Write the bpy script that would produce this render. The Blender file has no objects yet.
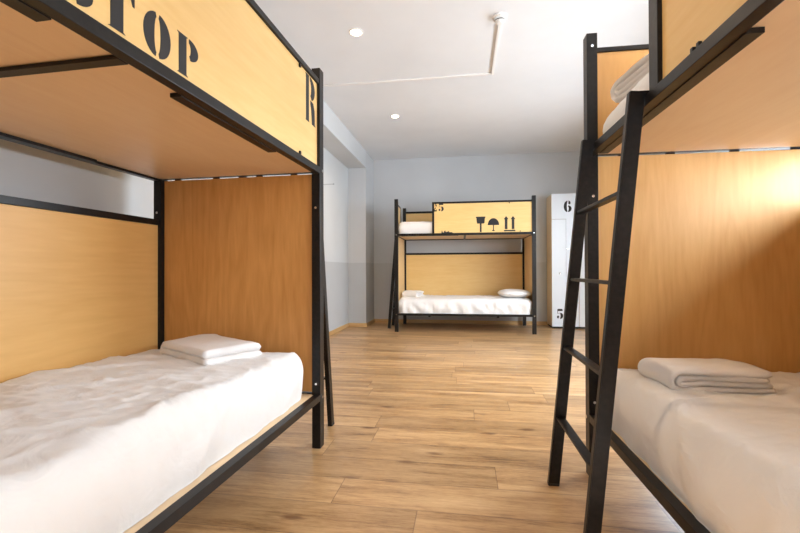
import bpy, bmesh, math, random
from mathutils import Vector, Matrix, noise
random.seed(7)
C = bpy.context.scene.collection
D = bpy.data

# ------------------------------------------------------------------ materials
def mat(name, base=(.8, .8, .8), rough=.5, metal=0., spec=.5):
    m = D.materials.new(name); m.use_nodes = True
    b = m.node_tree.nodes['Principled BSDF']
    b.inputs['Base Color'].default_value = (*base, 1)
    b.inputs['Roughness'].default_value = rough
    b.inputs['Metallic'].default_value = metal
    b.inputs['Specular IOR Level'].default_value = spec
    return m

class NT:
    def __init__(s, m): s.t = m.node_tree; s.b = s.t.nodes['Principled BSDF']
    def n(s, kind, **kw):
        nd = s.t.nodes.new(kind)
        for k, v in kw.items():
            if k.startswith('i_'): nd.inputs[k[2:].replace('_', ' ')].default_value = v
            else: setattr(nd, k, v)
        return nd
    def l(s, a, b): s.t.links.new(a, b)
    def m(s, op, a, b=None, c=None):
        nd = s.t.nodes.new('ShaderNodeMath'); nd.operation = op
        for i, v in enumerate((a, b, c)):
            if v is None: continue
            if isinstance(v, (int, float)): nd.inputs[i].default_value = v
            else: s.l(v, nd.inputs[i])
        return nd.outputs[0]
    def ramp(s, fac, stops):
        r = s.t.nodes.new('ShaderNodeValToRGB'); e = r.color_ramp.elements
        while len(e) < len(stops): e.new(.5)
        for el, (p, c) in zip(e, stops): el.position = p; el.color = (*c, 1)
        s.l(fac, r.inputs[0]); return r.outputs[0]
    def mix(s, fac, a, b, blend='MIX'):
        nd = s.t.nodes.new('ShaderNodeMix'); nd.data_type = 'RGBA'; nd.blend_type = blend
        for sock, v in ((nd.inputs[0], fac), (nd.inputs[6], a), (nd.inputs[7], b)):
            if isinstance(v, (int, float)): sock.default_value = v
            elif isinstance(v, tuple): sock.default_value = (*v, 1)
            else: s.l(v, sock)
        return nd.outputs[2]

def wall_paint(name, col, rough=.6, lower=None, zsplit=1.047):
    m = mat(name, col, rough, spec=.3); g = NT(m)
    geo = g.n('ShaderNodeNewGeometry')
    no = g.n('ShaderNodeTexNoise', i_Scale=1.3, i_Detail=4.); g.l(geo.outputs['Position'], no.inputs['Vector'])
    var = g.ramp(no.outputs[0], [(.3, (.95, .95, .95)), (.7, (1.03, 1.03, 1.03))])
    c = col
    if lower:
        sx = g.n('ShaderNodeSeparateXYZ'); g.l(geo.outputs['Position'], sx.inputs[0])
        f = g.m('LESS_THAN', sx.outputs[2], zsplit)
        c = g.mix(f, col, lower)
    g.l(g.mix(1., c, var, 'MULTIPLY'), g.b.inputs['Base Color'])
    n2 = g.n('ShaderNodeTexNoise', i_Scale=180., i_Detail=2.); g.l(geo.outputs['Position'], n2.inputs['Vector'])
    bp = g.n('ShaderNodeBump', i_Strength=.06, i_Distance=.002); g.l(n2.outputs[0], bp.inputs['Height'])
    g.l(bp.outputs[0], g.b.inputs['Normal'])
    return m

def plywood(name, c1, c2, axis, rough=.42, streak=1.):
    """birch ply: soft cathedral grain stretched along one object axis"""
    m = mat(name, c1, rough, spec=.4); g = NT(m)
    tc = g.n('ShaderNodeTexCoord')
    sc = [5., 5., 5.]; sc[axis] = .55
    mp = g.n('ShaderNodeMapping'); mp.inputs['Scale'].default_value = sc
    g.l(tc.outputs['Object'], mp.inputs[0])
    n1 = g.n('ShaderNodeTexNoise', i_Scale=1.1, i_Detail=3., i_Distortion=.6); g.l(mp.outputs[0], n1.inputs['Vector'])
    bands = g.m('FRACT', g.m('MULTIPLY', n1.outputs[0], 7.))
    tri = g.m('ABSOLUTE', g.m('SUBTRACT', bands, .5))
    n2 = g.n('ShaderNodeTexNoise', i_Scale=14., i_Detail=4.); g.l(mp.outputs[0], n2.inputs['Vector'])
    n3 = g.n('ShaderNodeTexNoise', i_Scale=1.7, i_Detail=2.); g.l(tc.outputs['Object'], n3.inputs['Vector'])
    f = g.m('ADD', g.m('MULTIPLY', tri, .35 * streak), g.m('ADD', g.m('MULTIPLY', n2.outputs[0], .45), g.m('MULTIPLY', n3.outputs[0], .55)))
    g.l(g.ramp(f, [(.25, c2), (.8, c1)]), g.b.inputs['Base Color'])
    bp = g.n('ShaderNodeBump', i_Strength=.05, i_Distance=.002); g.l(n2.outputs[0], bp.inputs['Height'])
    g.l(bp.outputs[0], g.b.inputs['Normal'])
    return m

def floor_mat():
    m = mat('oak_laminate', (.5, .3, .15), .3, spec=.5); g = NT(m)
    geo = g.n('ShaderNodeNewGeometry'); sx = g.n('ShaderNodeSeparateXYZ'); g.l(geo.outputs['Position'], sx.inputs[0])
    X, Y = sx.outputs[0], sx.outputs[1]
    W, Lp = .203, 1.28
    r = g.m('DIVIDE', g.m('SUBTRACT', Y, -.01), W); row = g.m('FLOOR', r)
    fy = g.m('SUBTRACT', r, row)
    wn = g.n('ShaderNodeTexWhiteNoise', noise_dimensions='1D'); g.l(row, wn.inputs['W'])
    q = g.m('ADD', g.m('DIVIDE', X, Lp), g.m('MULTIPLY', wn.outputs[0], 3.7)); pl = g.m('FLOOR', q)
    fx = g.m('SUBTRACT', q, pl)
    cid = g.n('ShaderNodeCombineXYZ'); g.l(pl, cid.inputs[0]); g.l(row, cid.inputs[1])
    w2 = g.n('ShaderNodeTexWhiteNoise', noise_dimensions='2D'); g.l(cid.outputs[0], w2.inputs['Vector'])
    rnd = w2.outputs[0]
    # grain coordinates, offset for each plank
    gv = g.n('ShaderNodeCombineXYZ')
    g.l(g.m('ADD', g.m('MULTIPLY', X, 1.), g.m('MULTIPLY', rnd, 37.)), gv.inputs[0])
    g.l(g.m('ADD', g.m('MULTIPLY', Y, 9.), g.m('MULTIPLY', rnd, 91.)), gv.inputs[1])
    n1 = g.n('ShaderNodeTexNoise', i_Scale=1.6, i_Detail=4., i_Distortion=.5); g.l(gv.outputs[0], n1.inputs['Vector'])
    n2 = g.n('ShaderNodeTexNoise', i_Scale=9., i_Detail=6., i_Roughness=.65, i_Distortion=.4); g.l(gv.outputs[0], n2.inputs['Vector'])
    n3 = g.n('ShaderNodeTexNoise', i_Scale=30., i_Detail=5., i_Roughness=.7); g.l(gv.outputs[0], n3.inputs['Vector'])
    f = g.m('ADD', g.m('MULTIPLY', n1.outputs[0], .42), g.m('ADD', g.m('MULTIPLY', n2.outputs[0], .33), g.m('MULTIPLY', n3.outputs[0], .25)))
    base = g.ramp(f, [(.37, (.19, .095, .038)), (.45, (.37, .21, .09)), (.53, (.50, .31, .145)), (.66, (.63, .42, .22))])
    tint = g.ramp(rnd, [(0., (.76, .75, .74)), (.5, (.95, .95, .95)), (1., (1.08, 1.09, 1.10))])
    col = g.mix(1., base, tint, 'MULTIPLY')
    # knots
    kv = g.n('ShaderNodeCombineXYZ'); g.l(g.m('MULTIPLY', X, 2.2), kv.inputs[0]); g.l(g.m('MULTIPLY', Y, 5.6), kv.inputs[1])
    vo = g.n('ShaderNodeTexVoronoi', i_Scale=1.1, i_Randomness=1.); g.l(kv.outputs[0], vo.inputs['Vector'])
    dn = g.m('ADD', vo.outputs['Distance'], g.m('MULTIPLY', g.m('SUBTRACT', n2.outputs[0], .5), .16))
    sep = g.n('ShaderNodeSeparateColor'); g.l(vo.outputs['Color'], sep.inputs[0])
    kon = g.m('GREATER_THAN', sep.outputs[0], .2)
    km = g.n('ShaderNodeMapRange', i_From_Min=.05, i_From_Max=.15, i_To_Min=.95, i_To_Max=0.); g.l(dn, km.inputs[0])
    col = g.mix(g.m('MULTIPLY', km.outputs[0], kon), col, (.16, .075, .03))
    # seams
    ey = g.m('MULTIPLY', g.m('MINIMUM', fy, g.m('SUBTRACT', 1., fy)), W)
    ex = g.m('MULTIPLY', g.m('MINIMUM', fx, g.m('SUBTRACT', 1., fx)), Lp)
    e = g.m('MINIMUM', ey, ex)
    sm = g.n('ShaderNodeMapRange', i_From_Min=.0008, i_From_Max=.0028, i_To_Min=1., i_To_Max=0.); g.l(e, sm.inputs[0])
    col = g.mix(g.m('MULTIPLY', sm.outputs[0], .65), col, (.12, .06, .03))
    g.l(col, g.b.inputs['Base Color'])
    g.l(g.m('ADD', .24, g.m('MULTIPLY', n2.outputs[0], .16)), g.b.inputs['Roughness'])
    h = g.m('SUBTRACT', g.m('MULTIPLY', n2.outputs[0], .15), sm.outputs[0])
    bp = g.n('ShaderNodeBump', i_Strength=.25, i_Distance=.001); g.l(h, bp.inputs['Height'])
    g.l(bp.outputs[0], g.b.inputs['Normal'])
    return m

def cloth(name, col, rough=.85, wr=.5):
    m = mat(name, col, rough, spec=.2); g = NT(m)
    g.b.inputs['Sheen Weight'].default_value = .15
    tc = g.n('ShaderNodeTexCoord')
    n1 = g.n('ShaderNodeTexNoise', i_Scale=7., i_Detail=3., i_Distortion=1.5); g.l(tc.outputs['Object'], n1.inputs['Vector'])
    n2 = g.n('ShaderNodeTexNoise', i_Scale=420., i_Detail=1.); g.l(tc.outputs['Object'], n2.inputs['Vector'])
    h = g.m('ADD', g.m('MULTIPLY', n1.outputs[0], 1.), g.m('MULTIPLY', n2.outputs[0], .03))
    bp = g.n('ShaderNodeBump', i_Strength=wr, i_Distance=.02); g.l(h, bp.inputs['Height'])
    g.l(bp.outputs[0], g.b.inputs['Normal'])
    return m

def black_metal():
    m = mat('black_lacquered_steel', (.014, .012, .011), .36, spec=.25); g = NT(m)
    tc = g.n('ShaderNodeTexCoord')
    n1 = g.n('ShaderNodeTexNoise', i_Scale=60., i_Detail=4.); g.l(tc.outputs['Object'], n1.inputs['Vector'])
    g.l(g.m('ADD', .26, g.m('MULTIPLY', n1.outputs[0], .2)), g.b.inputs['Roughness'])
    g.l(g.ramp(n1.outputs[0], [(.3, (.006, .005, .0045)), (.8, (.016, .012, .010))]), g.b.inputs['Base Color'])
    return m

M = dict(
    black=black_metal(),
    ink=mat('black_stencil_paint', (.022, .021, .022), .55, spec=.3),
    panel=plywood('pale_birch_ply', (.82, .56, .23), (.74, .46, .16), 0),
    panel_y=plywood('pale_birch_ply_lengthwise', (.82, .56, .23), (.74, .46, .16), 1),
    panel_y_shaded=plywood('shaded_birch_ply_lengthwise', (.80, .49, .175), (.71, .40, .125), 1),  # same wood as the guard boards; weaker light painted in as a deeper tone
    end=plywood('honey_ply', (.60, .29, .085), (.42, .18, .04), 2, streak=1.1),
    deck_y=plywood('deck_ply', (.82, .60, .37), (.76, .52, .30), 1),
    deck_x=plywood('deck_ply_cross', (.82, .64, .43), (.76, .57, .36), 0),
    end_pale=plywood('pale_end_ply', (.82, .60, .32), (.76, .52, .26), 2, streak=.5),
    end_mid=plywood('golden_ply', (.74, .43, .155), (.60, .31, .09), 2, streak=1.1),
    locker_side=plywood('locker_birch', (.84, .66, .42), (.78, .58, .34), 2),
    skirting=plywood('skirting_oak', (.60, .38, .17), (.50, .30, .12), 0),
    skirting_y=plywood('skirting_oak_y', (.60, .38, .17), (.50, .30, .12), 1),
    locker=mat('white_locker_lacquer', (.76, .82, .89), .3),
    dark=mat('dark_gap', (.02, .02, .02), .7),
    chrome=mat('chrome', (.7, .7, .7), .22, 1.),
    sheet=cloth('white_cotton_sheet', (.77, .755, .74), wr=.35),
    towel=cloth('white_towel_terry', (.80, .77, .75), wr=.25),
    ceiling=wall_paint('ceiling_white', (.78, .80, .825)),
    wall=wall_paint('light_grey_walls', (.60, .62, .635), lower=(.49, .505, .52)),
    wall_back=wall_paint('shaded_back_wall_grey', (.56, .575, .59), lower=(.50, .51, .515)),  # same paint as the other walls, upper tone darkened for its weaker light
    reveal=wall_paint('soffit_grey', (.56, .575, .59), lower=(.47, .49, .51)),
    floor=floor_mat(),
    white=mat('white_plastic', (.82, .81, .79), .4),
    frame=mat('white_window_frame', (.8, .8, .8), .4),
)
def emit(name, col, s):
    m = D.materials.new(name); m.use_nodes = True; t = m.node_tree; t.nodes.clear()
    e = t.nodes.new('ShaderNodeEmission'); o = t.nodes.new('ShaderNodeOutputMaterial')
    e.inputs[0].default_value = (*col, 1); e.inputs[1].default_value = s; t.links.new(e.outputs[0], o.inputs[0]); return m
M['bulb'] = emit('lamp_glow', (1., .80, .55), 30.)

# ------------------------------------------------------------------ helpers
def obj(name, bm, material, parent=None, smooth=False, label=None):
    bmesh.ops.recalc_face_normals(bm, faces=bm.faces)
    me = D.meshes.new(name); bm.to_mesh(me); bm.free()
    if smooth:
        for p in me.polygons: p.use_smooth = True
    me.materials.append(material)
    o = D.objects.new(name, me); C.objects.link(o)
    if parent: o.parent = parent
    if label: o['label'] = label
    return o
def tag(o, label, cat, group=None):
    o['label'] = label; o['category'] = cat
    if group: o['group'] = group
    return o
def thing(name, label, cat, loc=(0, 0, 0), rz=0., group=None):
    o = D.objects.new(name, None); C.objects.link(o); o.location = loc; o.rotation_euler = (0, 0, rz)
    return tag(o, label, cat, group)
def struct(o): o['kind'] = 'structure'; return o
def add_box(bm, a, b, bev=0.):
    lo = [min(a[i], b[i]) for i in range(3)]; hi = [max(a[i], b[i]) for i in range(3)]
    r = bmesh.ops.create_cube(bm, size=1.)
    for v in r['verts']:
        v.co = Vector([(lo[i] + hi[i]) / 2 + v.co[i] * (hi[i] - lo[i]) for i in range(3)])
    if bev:
        es = {e for v in r['verts'] for e in v.link_edges}
        bmesh.ops.bevel(bm, geom=list(es), offset=bev, segments=2, affect='EDGES', profile=.6)
def box(name, a, b, material, parent=None, bev=.002, label=None, sm=False):
    bm = bmesh.new(); add_box(bm, a, b, bev); return obj(name, bm, material, parent, sm, label)
def add_cyl(bm, p, q, r, seg=20, r2=None):
    p, q = Vector(p), Vector(q); d = q - p
    res = bmesh.ops.create_cone(bm, cap_ends=True, segments=seg, radius1=r, radius2=r if r2 is None else r2, depth=d.length)
    R = d.to_track_quat('Z', 'Y').to_matrix().to_4x4(); T = Matrix.Translation((p + q) / 2)
    bmesh.ops.transform(bm, matrix=T @ R, verts=res['verts'])
def add_prism(bm, pts, fn, h0, h1):
    """extrude outline pts (2-D); fn(x, y, h) -> 3-D"""
    a = [bm.verts.new(fn(x, y, h0)) for x, y in pts]; b = [bm.verts.new(fn(x, y, h1)) for x, y in pts]
    n = len(pts); bm.faces.new(a); bm.faces.new(b[::-1])
    for i in range(n): bm.faces.new((a[i], b[i], b[(i + 1) % n], a[(i + 1) % n]))
def add_bar(bm, p, q, wa, wb, axis):
    """bar from p to q, wa wide along 'axis', wb thick along the cross direction"""
    p, q, ax = Vector(p), Vector(q), Vector(axis).normalized()
    d = (q - p).normalized(); cr = d.cross(ax).normalized()
    vs = []
    for c in (p, q):
        for s, t in ((-1, -1), (1, -1), (1, 1), (-1, 1)):
            vs.append(bm.verts.new(c + ax * wa / 2 * s + cr * wb / 2 * t))
    for f in ((0, 1, 2, 3), (7, 6, 5, 4), (0, 4, 5, 1), (1, 5, 6, 2), (2, 6, 7, 3), (3, 7, 4, 0)):
        bm.faces.new([vs[i] for i in f])
    es = list({e for v in vs for e in v.link_edges})
    bmesh.ops.bevel(bm, geom=es, offset=.002, segments=2, affect='EDGES')

# ---- stencil glyphs, unit height, outlines in (x, y)
def band(cx, cy, ro, ri, a0, a1, n=14):
    o = [(cx + ro[0] * math.cos(math.radians(a0 + (a1 - a0) * i / n)), cy + ro[1] * math.sin(math.radians(a0 + (a1 - a0) * i / n))) for i in range(n + 1)]
    b = [(cx + ri[0] * math.cos(math.radians(a1 + (a0 - a1) * i / n)), cy + ri[1] * math.sin(math.radians(a1 + (a0 - a1) * i / n))) for i in range(n + 1)]
    return o + b
def rect(a, b, c, d): return [(a, b), (c, b), (c, d), (a, d)]
G = {
 'S': (.78, [band(.36, .74, (.34, .26), (.13, .19), 95, 255), [(.62, .66), (.66, .98), (.60, .98), (.45, .99), (.44, .95), (.56, .86)],
             [(.08, .72), (.28, .60), (.62, .46), (.70, .30), (.45, .33), (.20, .46)], band(.40, .26, (.34, .26), (.13, .19), -85, 75), [(.04, .34), (0., .02), (.06, .02), (.30, .0), (.31, .04), (.12, .14)]]),
 'T': (.84, [[(.24, 0.03), (.18, 0.), (.62, 0.), (.56, .03), (.56, .97), (.24, .97), (.24, .03)], [(0., 1.), (.20, 1.), (.20, .94), (.12, .88), (.05, .70), (0., .70)], [(.60, 1.), (.86, 1.), (.86, .70), (.81, .70), (.74, .88), (.60, .94)]]),
 'O': (.86, [band(.40, .5, (.40, .5), (.07, .40), 95, 265), band(.46, .5, (.40, .5), (.07, .40), -85, 85)]),
 'P': (.80, [[(.02, 0.), (.42, 0.), (.36, .04), (.36, .96), (.42, 1.), (.02, 1.), (.08, .96), (.08, .04)], band(.46, .73, (.36, .27), (.07, .16), -80, 90)]),
 'R': (.86, [[(0., 0.), (.32, 0.), (.29, .03), (.29, .97), (.32, 1.), (0., 1.), (.04, .97), (.04, .03)], band(.40, .75, (.42, .25), (.10, .16), -70, 90), [(.42, .50), (.68, .48), (.80, .34), (.82, .04), (.88, .0), (.56, .0), (.50, .30), (.42, .42)]]),
 '2': (.80, [band(.38, .72, (.36, .28), (.12, .22), -20, 85), [(.30, .98), (.12, .92), (.02, .78), (.05, .68), (.18, .66), (.22, .76), (.30, .90)], [(.02, 0.), (.72, 0.), (.76, .28), (.70, .28), (.62, .18), (.30, .20), (.62, .46), (.50, .52), (.02, .10)]]),
 '5': (.80, [[(.10, 1.), (.66, 1.), (.72, .80), (.14, .80)], [(.08, .96), (.14, .96), (.14, .56), (.08, .50)], band(.38, .32, (.38, .32), (.07, .20), -85, 80), band(.16, .20, (.14, .14), (.001, .001), 0, 340), [(.20, .56), (.32, .64), (.32, .58), (.22, .50)]]),
 '6': (.84, [band(.40, .5, (.40, .5), (.08, .40), 95, 265), band(.44, .30, (.38, .30), (.08, .19), -85, 85), band(.60, .80, (.13, .13), (.001, .001), 0, 340), [(.44, 1.), (.62, .98), (.70, .90), (.56, .92), (.44, .95)]]),
}

# ------------------------------------------------------------------ the room
XL, XN, XR = -1.59, -1.89, 2.30      # left pier face, recess face, right wall
Y0, YP, YB = -2.3, 6.685, 7.293      # rear wall, pier, back wall
HC, HS = 2.883, 2.605                # ceiling, soffit
T = .2
struct(box('floor', (XN - T, Y0 - T, -.1), (XR + T, YB + T, 0), M['floor'], bev=0))
struct(box('ceiling', (XN - T, Y0 - T, HC), (XR + T, YB + T, HC + .15), M['ceiling'], bev=0))
struct(box('wall_back', (XN - T, YB, 0), (XR + T, YB + T, HC), M['wall_back'], bev=0))
struct(box('wall_left', (XN - T, Y0 - T, 0), (XN, YP, HC), M['wall'], bev=0))
struct(box('wall_left_pier', (XN - T, YP, 0), (XL, YB, HC), M['reveal'], bev=0))
struct(box('ceiling_beam', (XN, Y0, HS), (XL, YP, HC), M['wall'], bev=0))
WIN_R = [(-1.0, 1.75, .95, 2.1), (2.75, 5.3, .75, 2.1)]      # y0,y1,z0,z1 in the right wall
bm = bmesh.new()
ys = [Y0 - T] + [v for w in WIN_R for v in w[:2]] + [YB + T]
for i in range(0, len(ys), 2): add_box(bm, (XR, ys[i], 0), (XR + T, ys[i + 1], HC))
for a, b, z0, z1 in WIN_R:
    add_box(bm, (XR, a, 0), (XR + T, b, z0)); add_box(bm, (XR, a, z1), (XR + T, b, HC))
struct(obj('wall_right', bm, M['wall']))
WF = (.35, 2.0, .85, 2.22)
bm = bmesh.new()
add_box(bm, (XN - T, Y0 - T, 0), (WF[0], Y0, HC)); add_box(bm, (WF[1], Y0 - T, 0), (XR + T, Y0, HC))
add_box(bm, (WF[0], Y0 - T, 0), (WF[1], Y0, WF[2])); add_box(bm, (WF[0], Y0 - T, WF[3]), (WF[1], Y0, HC))
struct(obj('wall_front', bm, M['wall']))
def window(n, fn, a, b, z0, z1):
    bm = bmesh.new(); t = .05
    def rc(p0, q0, p1, q1): add_box(bm, fn(p0, .08, q0), fn(p1, .14, q1), .003)
    rc(a, z0, a + t, z1); rc(b - t, z0, b, z1); rc(a, z0, b, z0 + t); rc(a, z1 - t, b, z1)
    m = (a + b) / 2; rc(m - t / 2, z0, m + t / 2, z1)
    w = struct(obj('window_%d' % n, bm, M['frame']))
    box('window_sill', fn(a - .03, -.04, z0 - .03), fn(b + .03, .08, z0), M['frame'], w)
for i, (a, b, z0, z1) in enumerate(WIN_R): window(i + 1, lambda p, d, z: (XR + d, p, z), a, b, z0, z1)
window(3, lambda p, d, z: (p, Y0 - d, z), *WF)
# skirting boards
def skirt(nm, a, b, m): struct(box(nm, a, b, m, bev=.003))
skirt('baseboard_back', (XL + .012, YB - .012, 0), (XR, YB, .06), M['skirting'])
skirt('baseboard_left', (XN, Y0, 0), (XN + .012, YP - .012, .06), M['skirting_y'])
skirt('baseboard_pier', (XN, YP - .012, 0), (XL, YP, .06), M['skirting'])
skirt('baseboard_pier_side', (XL, YP - .012, 0), (XL + .012, YB, .06), M['skirting_y'])
skirt('baseboard_right', (XR - .012, Y0, 0), (XR, YB - .012, .06), M['skirting_y'])

# ------------------------------------------------------------------ ceiling fittings
def downlight(x, y, label):
    t = thing('ceiling_downlight', label, 'ceiling light', (x, y, HC), 0, 'recessed ceiling downlights')
    bm = bmesh.new(); n = 40
    prof = [(.062, 0.), (.062, -.004), (.056, -.008), (.048, -.008), (.044, -.004), (.044, 0.)]
    vs = [[bm.verts.new((r * math.cos(2 * math.pi * i / n), r * math.sin(2 * math.pi * i / n), z)) for r, z in prof] for i in range(n)]
    for i in range(n):
        for k in range(len(prof) - 1): bm.faces.new((vs[i][k], vs[(i + 1) % n][k], vs[(i + 1) % n][k + 1], vs[i][k + 1]))
    obj('trim_ring', bm, M['white'], t, True)
    bm = bmesh.new(); bmesh.ops.create_uvsphere(bm, u_segments=24, v_segments=12, radius=.042)
    for v in bm.verts: v.co.z *= .3
    for v in bm.verts: v.co.z -= .003
    obj('lamp', bm, M['bulb'], t, True)
    l = D.lights.new('downlight_beam', 'SPOT'); l.energy = LAMP; l.color = (1., .72, .45); l.spot_size = math.radians(150); l.spot_blend = .9; l.shadow_soft_size = .06
    lo = D.objects.new('downlight_beam', l); C.objects.link(lo); lo.location = (x, y, HC - .03)
LAMP = 80
downlight(-.87, 3.33, 'glowing recessed ceiling downlight nearer the camera, larger of the two in view')
downlight(-.86, 5.235, 'glowing recessed ceiling downlight farther away, in front of the grey back wall')
downlight(-.88, 1.42, 'recessed ceiling downlight above the near left bunk bed, out of view')
downlight(1.35, 1.42, 'added unseen ceiling downlight above the near right bunk bed, for extra light')  # unseen lamp, added to brighten the room

t = thing('smoke_detector', 'small round white smoke detector with dark ring on the white ceiling', 'smoke detector', (.279, 3.30, HC))
bm = bmesh.new(); add_cyl(bm, (0, 0, 0), (0, 0, -.012), .055, 32); obj('base', bm, M['white'], t, False)
bm = bmesh.new(); add_cyl(bm, (0, 0, -.012), (0, 0, -.030), .044, 32); obj('housing', bm, M['white'], t, False)
bm = bmesh.new(); add_cyl(bm, (0, 0, -.030), (0, 0, -.038), .038, 32); obj('vent_ring', bm, M['dark'], t, False, 'dark ring around the detector')
bm = bmesh.new(); add_cyl(bm, (0, 0, -.038), (0, 0, -.056), .040, 32, .022); obj('cap', bm, M['white'], t, False)
t = thing('cable_trunking', 'thin white cable trunking bent at a corner on the ceiling, ending at the smoke detector', 'cable trunking', (.285, 4.24, HC))
box('trunking_run', (-.012, -.89, -.016), (.012, .012, 0), M['white'], t)
box('trunking_run', (-1.875, -.012, -.016), (-.012, .012, 0), M['white'], t)
bm = bmesh.new(); add_cyl(bm, (XN, 5.40, 2.08), (XN + .006, 5.40, 2.08), .022, 16); add_cyl(bm, (XN + .006, 5.40, 2.08), (XN + .155, 5.40, 2.08), .006, 12)
add_cyl(bm, (XN + .155, 5.40, 2.08), (XN + .168, 5.40, 2.08), .011, 16)
tag(obj('wall_peg', bm, M['chrome']), 'small thin metal peg high on the recessed left wall beyond the near left bunk', 'wall peg')

# ------------------------------------------------------------------ bunk beds
L, W, H = 2.05, .989, 1.989
PW, PD = .046, .054
def bunk(kind, label, loc, rz, guard, endopen=None, texts=(), clips=(), flanges=(), cross=(), mx='y'):
    f = {'A': lambda u, v, z: (-v, -u, z), 'C': lambda u, v, z: (v, -u, z), 'B': lambda u, v, z: (u, v, z)}[kind]
    t = thing('bunk_bed', label, 'bunk bed', loc, rz, 'metal framed plywood bunk beds')
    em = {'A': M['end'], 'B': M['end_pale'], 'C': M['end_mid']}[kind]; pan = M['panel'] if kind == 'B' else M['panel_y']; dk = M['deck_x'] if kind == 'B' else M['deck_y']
    def b(n, u0, u1, v0, v1, z0, z1, m=M['black'], p=t, bev=.002, lab=None):
        return box(n, f(u0, v0, z0), f(u1, v1, z1), m, p, bev, lab)
    for u in (0, L - PD):
        for v in (0, W - PW):
            po = b('post', u, u + PD, v, v + PW, 0, H)
            # round bolt heads on the two visible faces
            sgn = 1 if u == 0 else -1; ui = u + PD if u == 0 else u
            for z in (.335, 1.255, 1.93):
                bm = bmesh.new(); add_cyl(bm, f(ui, v + PW * .5, z), f(ui + sgn * .004, v + PW * .5, z), .006, 12); obj('bolt', bm, M['chrome'], po)
            if v == 0:
                for z in (.262, 1.452):
                    bm = bmesh.new(); add_cyl(bm, f(u + PD / 2, 0, z), f(u + PD / 2, -.004, z), .008, 12); obj('bolt', bm, M['chrome'], po)
    e = PD
    for v0, v1 in ((0, .035), (W - .035, W)):
        b('side_rail', e, L - e, v0, v1, .247, .280); b('side_rail', e, L - e, v0, v1, 1.4346, 1.4685)
    for u0 in (.008, L - .038):
        b('end_rail', u0, u0 + .03, PW, W - PW, .247, .280); b('end_rail', u0, u0 + .03, PW, W - PW, 1.445, 1.4685)
    # lower bed base and the sleeping deck of the top bunk
    b('bed_base', .04, L - .04, .036, W - .036, .258, .276, dk)
    b('upper_deck', .04, L - .04, .036, W - .036, 1.4455, 1.461, dk)
    for u0, u1 in flanges:
        b('rail_flange', u0, u1, .035, .072, 1.432, 1.4445, bev=.001)
        b('rail_flange', u0, u1, W - .06, W - .035, 1.432, 1.4445, bev=.001)
    for u in cross: b('cross_bar', u, u + .032, .036, W - .036, 1.434, 1.4445)
    for u in (.5, 1.5): b('cross_bar', u, u + .032, .036, W - .036, .225, .2575)
    # back: ply panel with a rail on top, open gap, ply panel of the top bunk
    b('back_panel', e, L - e, W - .028, W - .014, .285, 1.184, pan if kind == 'B' else M['panel_y_shaded']); b('back_rail', e, L - e, W - .036, W - .002, 1.184, 1.216)
    b('back_panel', e, L - e, W - .028, W - .014, 1.469, 1.895, pan); b('back_rail', e, L - e, W - .030, W - .006, 1.895, 1.93)
    # ends
    for i, u0 in enumerate((.012, L - .026)):
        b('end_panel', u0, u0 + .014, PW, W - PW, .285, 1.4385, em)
        for vv in (.16, .36, .62, .86): b('panel_clip', u0 + .002, u0 + .012, vv - .018, vv + .018, 1.4386, 1.4449, bev=0)
        v1 = W - PW
        if endopen and i == 0: v1 = endopen; b('end_stile', u0 - .004, u0 + .018, v1, v1 + .022, 1.469, 1.933)
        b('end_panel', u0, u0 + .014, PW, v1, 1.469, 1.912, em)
        b('end_rail', u0 - .002, u0 + .02, PW, v1, 1.9125, 1.933)
    # guard board of the top bunk
    g0, g1 = guard
    gp = b('guard_panel', g0, g1, .015, .029, 1.469, 1.904, pan)
    b('guard_rail', g0, g1, .004, .034, 1.9045, 1.93)
    if g0 > .1: b('guard_stile', g0 - (.056 if kind == 'C' else .03), g0, .002, .034, 1.469, 1.93)
    if g1 < L - .1: b('guard_stile', g1, g1 + .03, .002, .034, 1.469, 1.93)
    for u, z in clips: b('panel_clip', u - .006, u + .006, .006, .0145, z - .008, z + .008, bev=.001)
    # stencilled marks: (glyphs, u start, z base, height, width factor, direction)
    for item in texts:
        nm, outl, u0, z0, hgt, wf, dr = item
        bm = bmesh.new()
        for o_ in outl: add_prism(bm, [(u0 + dr * x * hgt * wf, z0 + y * hgt) for x, y in o_], lambda x, y, h: f(x, h, y), .0149, .0138)
        obj(nm, bm, M['ink'], gp)
    return t, f
dec = []
bA, fA = bunk('A', 'near left black metal bunk bed with pale ply guard board lettered in black', (-.7424, 2.1491, 0), -.02728, (.054, 1.45),
    texts=[('stencil_letter', G['S'][1], 1.445, 1.485, .118, 1.0, -1), ('stencil_letter', G['T'][1], 1.340, 1.486, .116, .95, -1),
           ('stencil_letter', G['O'][1], 1.218, 1.485, .115, .96, -1), ('stencil_letter', G['P'][1], 1.100, 1.485, .114, .98, -1),
           ('stencil_letter', G['R'][1], .206, 1.666, .232, .62, -1)],
    clips=[(.28, 1.893), (.28, 1.481)], flanges=[(.47, 1.055), (1.43, 1.98)], cross=[1.24])
bC, fC = bunk('C', 'near right black metal bunk bed with a ladder hooked on its long side', (.5468, 2.0343, 0), .01585, (.716, 1.996),
    clips=[(.885, 1.477), (.912, 1.477)], flanges=[(.10, 1.04), (1.42, 1.98)], cross=[1.24])
def circ(cx, cy, rx, ry, a0, a1, n=16): return [(cx + rx * math.cos(math.radians(a0 + (a1 - a0) * i / n)), cy + ry * math.sin(math.radians(a0 + (a1 - a0) * i / n))) for i in range(n + 1)]
goblet = [[(-.069, .225), (.069, .225), (.069, .212), (.062, .205), (.055, .135), (.047, .124), (-.047, .124), (-.055, .135), (-.062, .205), (-.069, .212)], rect(-.013, .0, .013, .124)]
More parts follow.
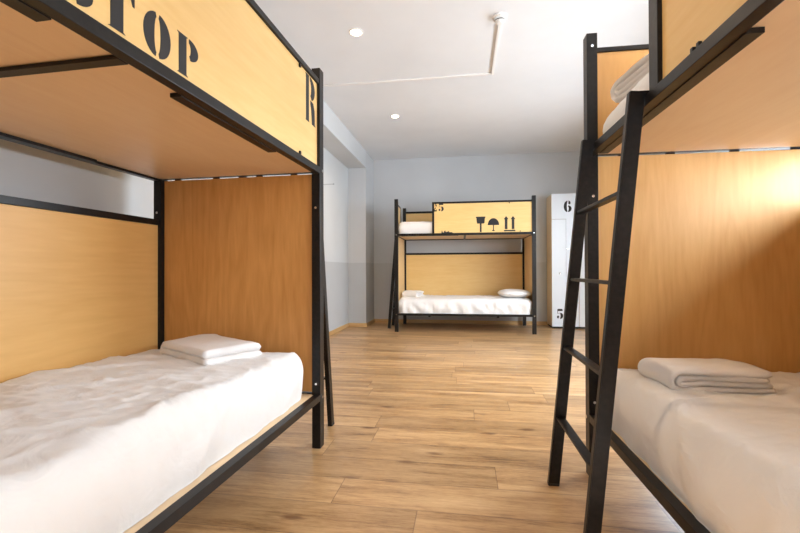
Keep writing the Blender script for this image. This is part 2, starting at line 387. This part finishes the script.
umbrella = [circ(0, .087, .082, .100, 0, 180), rect(-.007, .008, .007, .087), circ(0, .008, .020, .009, 0, 350)]
arrow = [[(-.019, .0), (.019, .0), (.019, .142), (.034, .142), (0, .190), (-.034, .142), (-.019, .142)]]
bB, fB = bunk('B', 'far black metal bunk bed standing alone before the grey back wall', (-1.0337, 6.1851, 0), .01051, (.595, 1.996), endopen=.46,
    texts=[('stencil_number', G['2'][1], .575, 1.79, .120, .66, 1), ('stencil_number', G['5'][1], .658, 1.79, .120, .86, 1),
           ('goblet_symbol', goblet, 1.272, 1.476, 1, 1, 1), ('umbrella_symbol', umbrella, 1.454, 1.488, 1, 1, 1),
           ('arrow_symbol', arrow, 1.634, 1.513, 1, 1, 1), ('arrow_symbol', arrow, 1.731, 1.513, 1, 1, 1),
           ('ground_bar_symbol', [rect(0, 0, .160, .020)], 1.603, 1.481, 1, 1, 1),
           ('stencil_mark', [[(0, 0), (.18, .9), (.4, .2), (.7, .15), (.8, .6), (1.1, .75), (1.3, .2), (1.6, .5), (1.8, .3), (1.9, .7), (2.3, .2), (2.9, .25), (3.3, 0)]], .700, 1.4695, .050, 1.05, 1)],
    clips=[(1.68, 1.893), (1.83, 1.481)], flanges=[(.10, .95)], cross=[1.03])

# ------------------------------------------------------------------ ladders
def ladder(label, loc, rz, out, along, ztop, hook, w=.49, foot=.155, drop=.0):
    """stiles lean outwards along 'out'; 'along' is the rung direction; loc = top outer edge point of the first stile"""
    t = thing('bunk_ladder', label, 'ladder', loc, rz, 'black metal bunk ladders')
    O, A, Z = Vector(out), Vector(along), Vector((0, 0, 1))
    for s in (0, w):
        bm = bmesh.new(); add_bar(bm, A * s + O * 0 + Z * ztop, A * s + O * foot + Z * .004, .026, .046, A)
        for v in bm.verts:
            if v.co.z < .02: v.co.z = max(v.co.z * .2, .001)
        st = obj('stile', bm, M['black'], t)
        bm = bmesh.new(); add_bar(bm, A * s + O * .012 + Z * (ztop - .006), A * s - O * hook + Z * (ztop - .006), .026, .0115, A)
        obj('hook', bm, M['black'], t)
        bm = bmesh.new(); q = A * s + O * foot; add_box(bm, q - O * .022 - A * .014 + Vector((0, 0, 0)), q + O * .022 + A * .014 + Z * .012, .002)
        obj('foot_cap', bm, M['dark'], t)
    for z in (.292, .592, .885, 1.172):
        k = foot * (1 - z / ztop); bm = bmesh.new()
        add_bar(bm, A * .013 + O * k + Z * z, A * (w - .013) + O * k + Z * z, .034, .012, O)
        obj('rung', bm, M['black'], t)
    return t
ladder('black four-rung ladder hooked over the side rail of the near right bunk bed', (.5245, 1.895, 0), .01585, (-1, 0, 0), (0, -1, 0), 1.4805, .052, .495, .150)
ladder('black ladder behind the far post of the near left bunk bed', (-.800, 2.1900, 0), -.02728, (0, 1, 0), (-1, 0, 0), 1.4805, .05, .44, .235)
ladder('black ladder leaning on the left end of the far bunk bed', (-1.066, 6.560, 0), .0105, (-1, 0, 0), (0, 1, 0), 1.4805, .05, .38, .12)

# ------------------------------------------------------------------ bedding
def sgn_pow(x, e): return math.copysign(abs(x) ** e, x)
def mattress(name, label, cat, cx, cy, z0, lx, ly, h, rz, seed, wr=.006, drape=0., sag=0., group=None, n=(110, 70, 10), e=.22, cap=.10):
    bm = bmesh.new()
    nx, ny, nz = n
    bmesh.ops.create_grid(bm, x_segments=nx, y_segments=ny, size=1.)
    # wrap: the outer ring of the grid folds down the sides
    cap_x, cap_y = cap / (lx / 2), cap / (ly / 2)
    r = .055
    def prof(t, half):      # t in -1..1 -> (pos, drop) along rounded edge
        a = abs(t) * (half + h); s = math.copysign(1, t)
        flat = half - r
        if a <= flat: return s * a, 0.
        arc = r * math.pi / 2
        if a <= flat + arc:
            th = (a - flat) / r; return s * (flat + r * math.sin(th)), r * (1 - math.cos(th))
        return s * half, min(r + (a - flat - arc), h)
    off = Vector((seed * 3.1, seed * 1.7, 0))
    for v in bm.verts:
        tx, ty = v.co.x, v.co.y
        X, dx = prof(tx, lx / 2); Y, dy = prof(ty, ly / 2)
        drop = min(h, max(dx, dy) if min(dx, dy) < r else max(dx, dy))
        # round the corners in plan
        ex, ey = abs(X) - (lx / 2 - .09), abs(Y) - (ly / 2 - .09)
        if ex > 0 and ey > 0:
            d = math.hypot(ex, ey); k = max(ex, ey) / d if d > 0 else 1
            kk = .25 + .75 * k
            X = math.copysign(lx / 2 - .09 + ex * kk, X); Y = math.copysign(ly / 2 - .09 + ey * kk, Y)
            drop = min(h, max(drop, (dx * dx + dy * dy) ** .5 if max(dx, dy) < r else drop))
        z = h - drop
        side = min(1., drop / (r * 1.2))
        p = Vector((X, Y, z)) + off
        # long creases radiating diagonally across the sheet, finer ones on the drop
        q = Vector((p.x * 2.4 + p.y * 1.3, p.y * 4.4 - p.x * 1.6, p.z * 2))
        c1 = 1 - abs(noise.noise(q)) * 2
        c2 = 1 - abs(noise.noise(q * 2.6 + Vector((5, 3, 1)))) * 2
        c3 = 1 - abs(noise.noise(q * 5.3 + Vector((1, 8, 2)))) * 2
        top = wr * (max(c1, 0) ** 3 * 1.2 + .6 * max(c2, 0) ** 3 + .30 * max(c3, 0) ** 3) + .005 * noise.noise(p * 1.3) - sag * (1 - (X / lx * 2) ** 2) * .0
        crown = .022 * (1 - (Y / (ly / 2)) ** 2)
        ss = noise.noise(Vector((X * 9 + z * 5 + seed, Y * 9 - z * 5, z * 2.5))) * .010 + noise.noise(Vector((X * 23, Y * 23, z * 6 + seed))) * .004
        nrm = Vector((X / (lx / 2) if dx > dy else 0, Y / (ly / 2) if dy >= dx else 0, 0))
        bul = .012 * math.sin(math.pi * min(1, max(0, z / h)))
        v.co = Vector((X, Y, z)) + Vector((0, 0, 1)) * (top + crown) * (1 - side) + nrm * side * (ss * (1 + drape) + bul)
        if v.co.z < .002: v.co.z = .002
    # close the underside
    be = [e_ for e_ in bm.edges if e_.is_boundary]
    bmesh.ops.holes_fill(bm, edges=be, sides=0)
    o = obj(name, bm, M['sheet'], None, True); o.location = (cx, cy, z0); o.rotation_euler = (0, 0, rz)
    return tag(o, label, cat, group)
def at(f, loc, rz, u, v, z=0):
    p = Vector(f(u, v, z)); p.rotate(Matrix.Rotation(rz, 3, 'Z')); return p + Vector(loc)
LA, LC, LB = (-.7424, 2.1491, 0), (.5468, 2.0343, 0), (-1.0337, 6.1851, 0)
def bed(f, loc, rz, along, u0, u1, v0, v1, z0, h, label, seed, **k):
    p = at(f, loc, rz, (u0 + u1) / 2, (v0 + v1) / 2, z0)
    return mattress('mattress', label, 'mattress', p.x, p.y, z0, (u1 - u0) if along == 'x' else (v1 - v0), (v1 - v0) if along == 'x' else (u1 - u0), h, rz, seed, **k)
bed(fA, LA, -.02728, 'y', .083, 1.97, .066, .945, .2765, .222, 'white sheeted mattress on the lower berth of the near left bunk bed', 1.3, n=(120, 220, 1), wr=.012, group='sheeted mattresses')
bed(fC, LC, .01585, 'y', .050, 1.99, .040, .945, .2765, .218, 'white sheeted mattress on the lower berth of the near right bunk bed', 4.1, n=(120, 220, 1), wr=.012, group='sheeted mattresses')
bed(fC, LC, .01585, 'y', .045, 1.98, .060, .945, 1.4615, .145, 'white sheeted mattress on the top berth of the near right bunk bed', 7.7, n=(60, 100, 1), wr=.006, group='sheeted mattresses')
bed(fB, LB, .01051, 'x', .045, 2.00, .038, .945, .2765, .205, 'white sheeted mattress on the lower berth of the far bunk bed', 9.2, n=(130, 70, 1), wr=.011, drape=1.9, group='sheeted mattresses')
bed(fB, LB, .01051, 'x', .050, 1.99, .045, .945, 1.4615, .185, 'white sheeted mattress on the top berth of the far bunk bed', 12.2, n=(80, 50, 1), wr=.006, group='sheeted mattresses')

def towel(label, loc, rz, w, d, layers=4, th=.016, seed=0., tilt=(0, 0), group='folded white towels', skew=.0, slack=1., lift=.0):
    """a bath towel folded in half twice: fold loops at -x, loose edges at +x"""
    bm = bmesh.new(); path = []
    n = 18; g = th * 1.08
    zs = [th / 2 + g * i for i in range(layers)]
    rr = [0.0] * layers
    hw = w / 2
    # nested U: outer pair (0, last), inner pair (1, last-1)
    def ribbon(pts, sd):
        m = len(pts); k = 26; rows = []
        for i, (x, z) in enumerate(pts):
            a = Vector(pts[max(i - 1, 0)]); b = Vector(pts[min(i + 1, m - 1)]); tg = (b - a).normalized(); nn = Vector((-tg.y, tg.x))
            for side in (0, 1): pass
            rows.append((x, z, nn))
        vs = [[], []]
        for s in (0, 1):
            for (x, z, nn) in rows:
                line = []
                for j in range(k + 1):
                    y = -d / 2 + d * j / k
                    edge = min(1, (d / 2 - abs(y)) / (th * .55)) ; tt = th / 2 * math.sqrt(max(0, 1 - (1 - max(edge, 0)) ** 2)) if edge < 1 else th / 2
                    wob = noise.noise(Vector((x * 9 + sd, y * 9, sd))) * .006 * slack
                    wz = (noise.noise(Vector((x * 6 + sd * 2, y * 7, sd * 3))) * .0035 + noise.noise(Vector((x * 22, y * 20, seed))) * .0012) * slack
                    dip = -.004 * slack * (z / (g * layers)) * ((abs(y) / (d / 2)) ** 3)
                    P = Vector((x + wob + y * skew * (z / .06), y + noise.noise(Vector((x * 7, sd * 5, z * 20))) * .007 * slack, z + wz * min(1, z / .02) + dip)) + Vector((nn.x, 0, nn.y)) * tt * (1 if s else -1)
                    P.z = max(P.z, .0008)
                    line.append(bm.verts.new(P))
                vs[s].append(line)
        for s in (0, 1):
            for i in range(m - 1):
                for j in range(k): bm.faces.new((vs[s][i][j], vs[s][i + 1][j], vs[s][i + 1][j + 1], vs[s][i][j + 1]))
        for i in range(m - 1):
            for j in (0, k): bm.faces.new((vs[0][i][j], vs[1][i][j], vs[1][i + 1][j], vs[0][i + 1][j]))
        for i in (0, m - 1):
            for j in range(k): bm.faces.new((vs[0][i][j], vs[0][i][j + 1], vs[1][i][j + 1], vs[1][i][j]))
    half = layers // 2
    for p in range(half):
        lo, hi = zs[p], zs[layers - 1 - p]; R = (hi - lo) / 2; cz = (hi + lo) / 2
        xl = -hw + R * 0 + (zs[-1] - zs[0]) / 2; xr = hw - .010 * p - .006
        pts = [(xr, lo)] + [(xr + (xl - xr) * i / n, lo) for i in range(1, n)]
        pts += [(xl - R * math.sin(math.pi * i / 12), cz - R * math.cos(math.pi * i / 12)) for i in range(13)]
        pts += [(xl + (xr - .012 - xl) * i / n, hi) for i in range(1, n + 1)]
        ribbon(pts, seed + p * 2.3)
    bmesh.ops.remove_doubles(bm, verts=bm.verts, dist=.0002)
    o = obj('folded_towel', bm, M['towel'], None, True); o.location = loc; o.rotation_euler = (tilt[0], tilt[1], rz)
    return tag(o, label, 'towel', group)
towel('folded white towel lying on the near left lower mattress', (-1.225, 1.885, .513), math.radians(-30), .46, .29, 2, .034, 2., slack=1.9)
towel('folded white towel lying on the near right lower mattress', (.855, 1.672, .509), math.radians(4), .335, .24, 4, .0185, 5., slack=1.6)
towel('rolled fold of white towel on the top berth of the near right bunk bed', (.88, 1.70, 1.625), math.radians(-82), .46, .46, 4, .024, 8., slack=1.5)
towel('small crumpled white towel on the left of the far lower mattress', (-.800, 6.60, .490), math.radians(70), .28, .26, 4, .026, 11., slack=3.4)
# pillow on the far bed
bm = bmesh.new(); bmesh.ops.create_uvsphere(bm, u_segments=48, v_segments=24, radius=1.)
for v in bm.verts:
    x, y, z = v.co; r = max(abs(x), abs(y)); 
    X = sgn_pow(x, .55); Y = sgn_pow(y, .6); Z = z * (1 - .55 * (abs(X) * abs(Y)) ** 1.5)
    w_ = noise.noise(Vector((X * 2, Y * 2, Z))) * .05
    v.co = Vector((X * .23, Y * .30, (Z + w_) * .062 + .055))
o = obj('pillow', bm, M['sheet'], None, True); o.location = (.742, 6.58, .512); o.rotation_euler = (0, 0, .05)
tag(o, 'flat white pillow on the right end of the far lower mattress', 'pillow')

# ------------------------------------------------------------------ lockers
def locker(x0, y0, w, dep, label, numbers):
    t = thing('locker', label, 'locker', (x0, y0, 0), 0, 'tall white lockers with interlocking doors')
    Ht = 2.114; g = .003
    box('side_panel', (0, .018, .03), (.018, dep, Ht), M['locker_side'], t); box('side_panel', (w - .018, .018, .03), (w, dep, Ht), M['locker_side'], t)
    box('back_panel', (.018, dep - .01, .03), (w - .018, dep, Ht), M['locker_side'], t)
    box('top_panel', (.018, .018, Ht - .018), (w - .018, dep - .01, Ht), M['locker_side'], t); box('bottom_panel', (.018, .018, .03), (w - .018, dep - .01, .048), M['locker_side'], t)
    box('plinth', (.015, .03, 0), (w - .01, dep, .03), M['dark'], t)
    m, zu, zl = .218, 1.716, .399
    up = [(g, Ht), (g, zu + g), (m + g, zu + g), (m + g, zl + g), (w - g, zl + g), (w - g, Ht)]
    lo = [(g, .032), (w - g, .032), (w - g, zl - g), (m - g, zl - g), (m - g, zu - g), (g, zu - g)]
    bm = bmesh.new(); add_box(bm, (.018, .0181, .048), (w - .018, .030, Ht - .018)); obj('seam_shade_sheet', bm, M['dark'], t)  # dark sheet behind the doors, stands in for shade in their seams
    for nm, pts, ky, dig in (('door', up, (m - .0 + .02, 1.245), numbers[0]), ('door', lo, (.12, .865), numbers[1])):
        bm = bmesh.new(); add_prism(bm, pts, lambda x, y, h: (x, h, y), 0., .018); d_ = obj(nm, bm, M['locker'], t)
        bm = bmesh.new(); add_cyl(bm, (ky[0], 0, ky[1]), (ky[0], -.010, ky[1]), .013, 16); add_box(bm, (ky[0] - .004, -.03, ky[1] - .012), (ky[0] + .004, -.01, ky[1] + .012))
        obj('lock', bm, M['chrome'], d_)
        if dig:
            ch, x, z, hh, wf = dig; bm = bmesh.new()
            for o_ in G[ch][1]: add_prism(bm, [(x + a * hh * wf, z + b * hh) for a, b in o_], lambda x_, y_, h: (x_, h, y_), -.0001, -.0012)
            obj('stencil_number', bm, M['ink'], d_)
locker(1.358, 6.866, .407, .41, 'tall white locker with birch side, numbers 6 and 5, against the back wall', (('6', .185, 1.823, .178, .80), ('5', .070, .150, .158, .80)))
locker(1.767, 6.866, .407, .41, 'plain white locker right of the numbered one, mostly hidden behind the ladder', (None, None))

# ------------------------------------------------------------------ light
def area(name, loc, rot, sx, sy, e, col):
    l = D.lights.new(name, 'AREA'); l.shape = 'RECTANGLE'; l.size = sx; l.size_y = sy; l.energy = e; l.color = col
    o = D.objects.new(name, l); C.objects.link(o); o.location = loc; o.rotation_euler = rot; return o
DAY = (.82, .91, 1.)
R90 = math.pi / 2
SUN = 35
TILT = math.radians(28)
a, b, z0, z1 = WIN_R[0]; area('daylight', (XR + .22, (a + b) / 2, (z0 + z1) / 2), (0, R90 - math.radians(8), 0), z1 - z0, b - a, 290, DAY)
a, b, z0, z1 = WIN_R[1]; area('daylight', (XR + .30, (a + b) / 2, (z0 + z1) / 2 + .10), (0, R90 - math.radians(35), 0), z1 - z0, b - a, 240, DAY)
a, b, z0, z1 = WF; area('daylight', ((a + b) / 2, Y0 - .30, (z0 + z1) / 2 + .10), (R90 - TILT, 0, 0), b - a, z1 - z0, 85, DAY)
sl = D.lights.new('bounce_sun', 'SUN'); sl.energy = SUN; sl.angle = math.radians(.6); sl.color = (1., .96, .90)  # added sun, kept for warm bounce from a floor patch out of view
so = D.objects.new('bounce_sun', sl); C.objects.link(so); so.rotation_euler = Vector((-.50, 2.7, -1.72)).to_track_quat('-Z', 'Y').to_euler()
w = D.worlds.new('sky'); bpy.context.scene.world = w; w.use_nodes = True
w.node_tree.nodes['Background'].inputs[0].default_value = (.75, .87, 1., 1); w.node_tree.nodes['Background'].inputs[1].default_value = 1.0

# ------------------------------------------------------------------ camera
f_, pitch, yaw, roll, hcam = 418.70, .00798, .15254, -.00339, .92877
up = Vector((0, 0, 1)); r0 = Vector((math.cos(yaw), math.sin(yaw), 0)); f0 = Vector((-math.sin(yaw), math.cos(yaw), 0))
fw = f0 * math.cos(pitch) + up * math.sin(pitch); u1 = -f0 * math.sin(pitch) + up * math.cos(pitch)
rt = r0 * math.cos(roll) + u1 * math.sin(roll); u2 = -r0 * math.sin(roll) + u1 * math.cos(roll)
cam = D.cameras.new('camera'); cam.sensor_width = 36; cam.lens = f_ / 800 * 36; cam.clip_start = .02
co = D.objects.new('camera', cam); C.objects.link(co)
co.matrix_world = Matrix(((rt.x, u2.x, -fw.x, 0), (rt.y, u2.y, -fw.y, 0), (rt.z, u2.z, -fw.z, hcam), (0, 0, 0, 1)))
s = bpy.context.scene; s.camera = co
s.view_settings.view_transform = 'Standard'; s.view_settings.look = 'None'; s.view_settings.gamma = 1
s.view_settings.use_curve_mapping = False; s.view_settings.exposure = -0.36
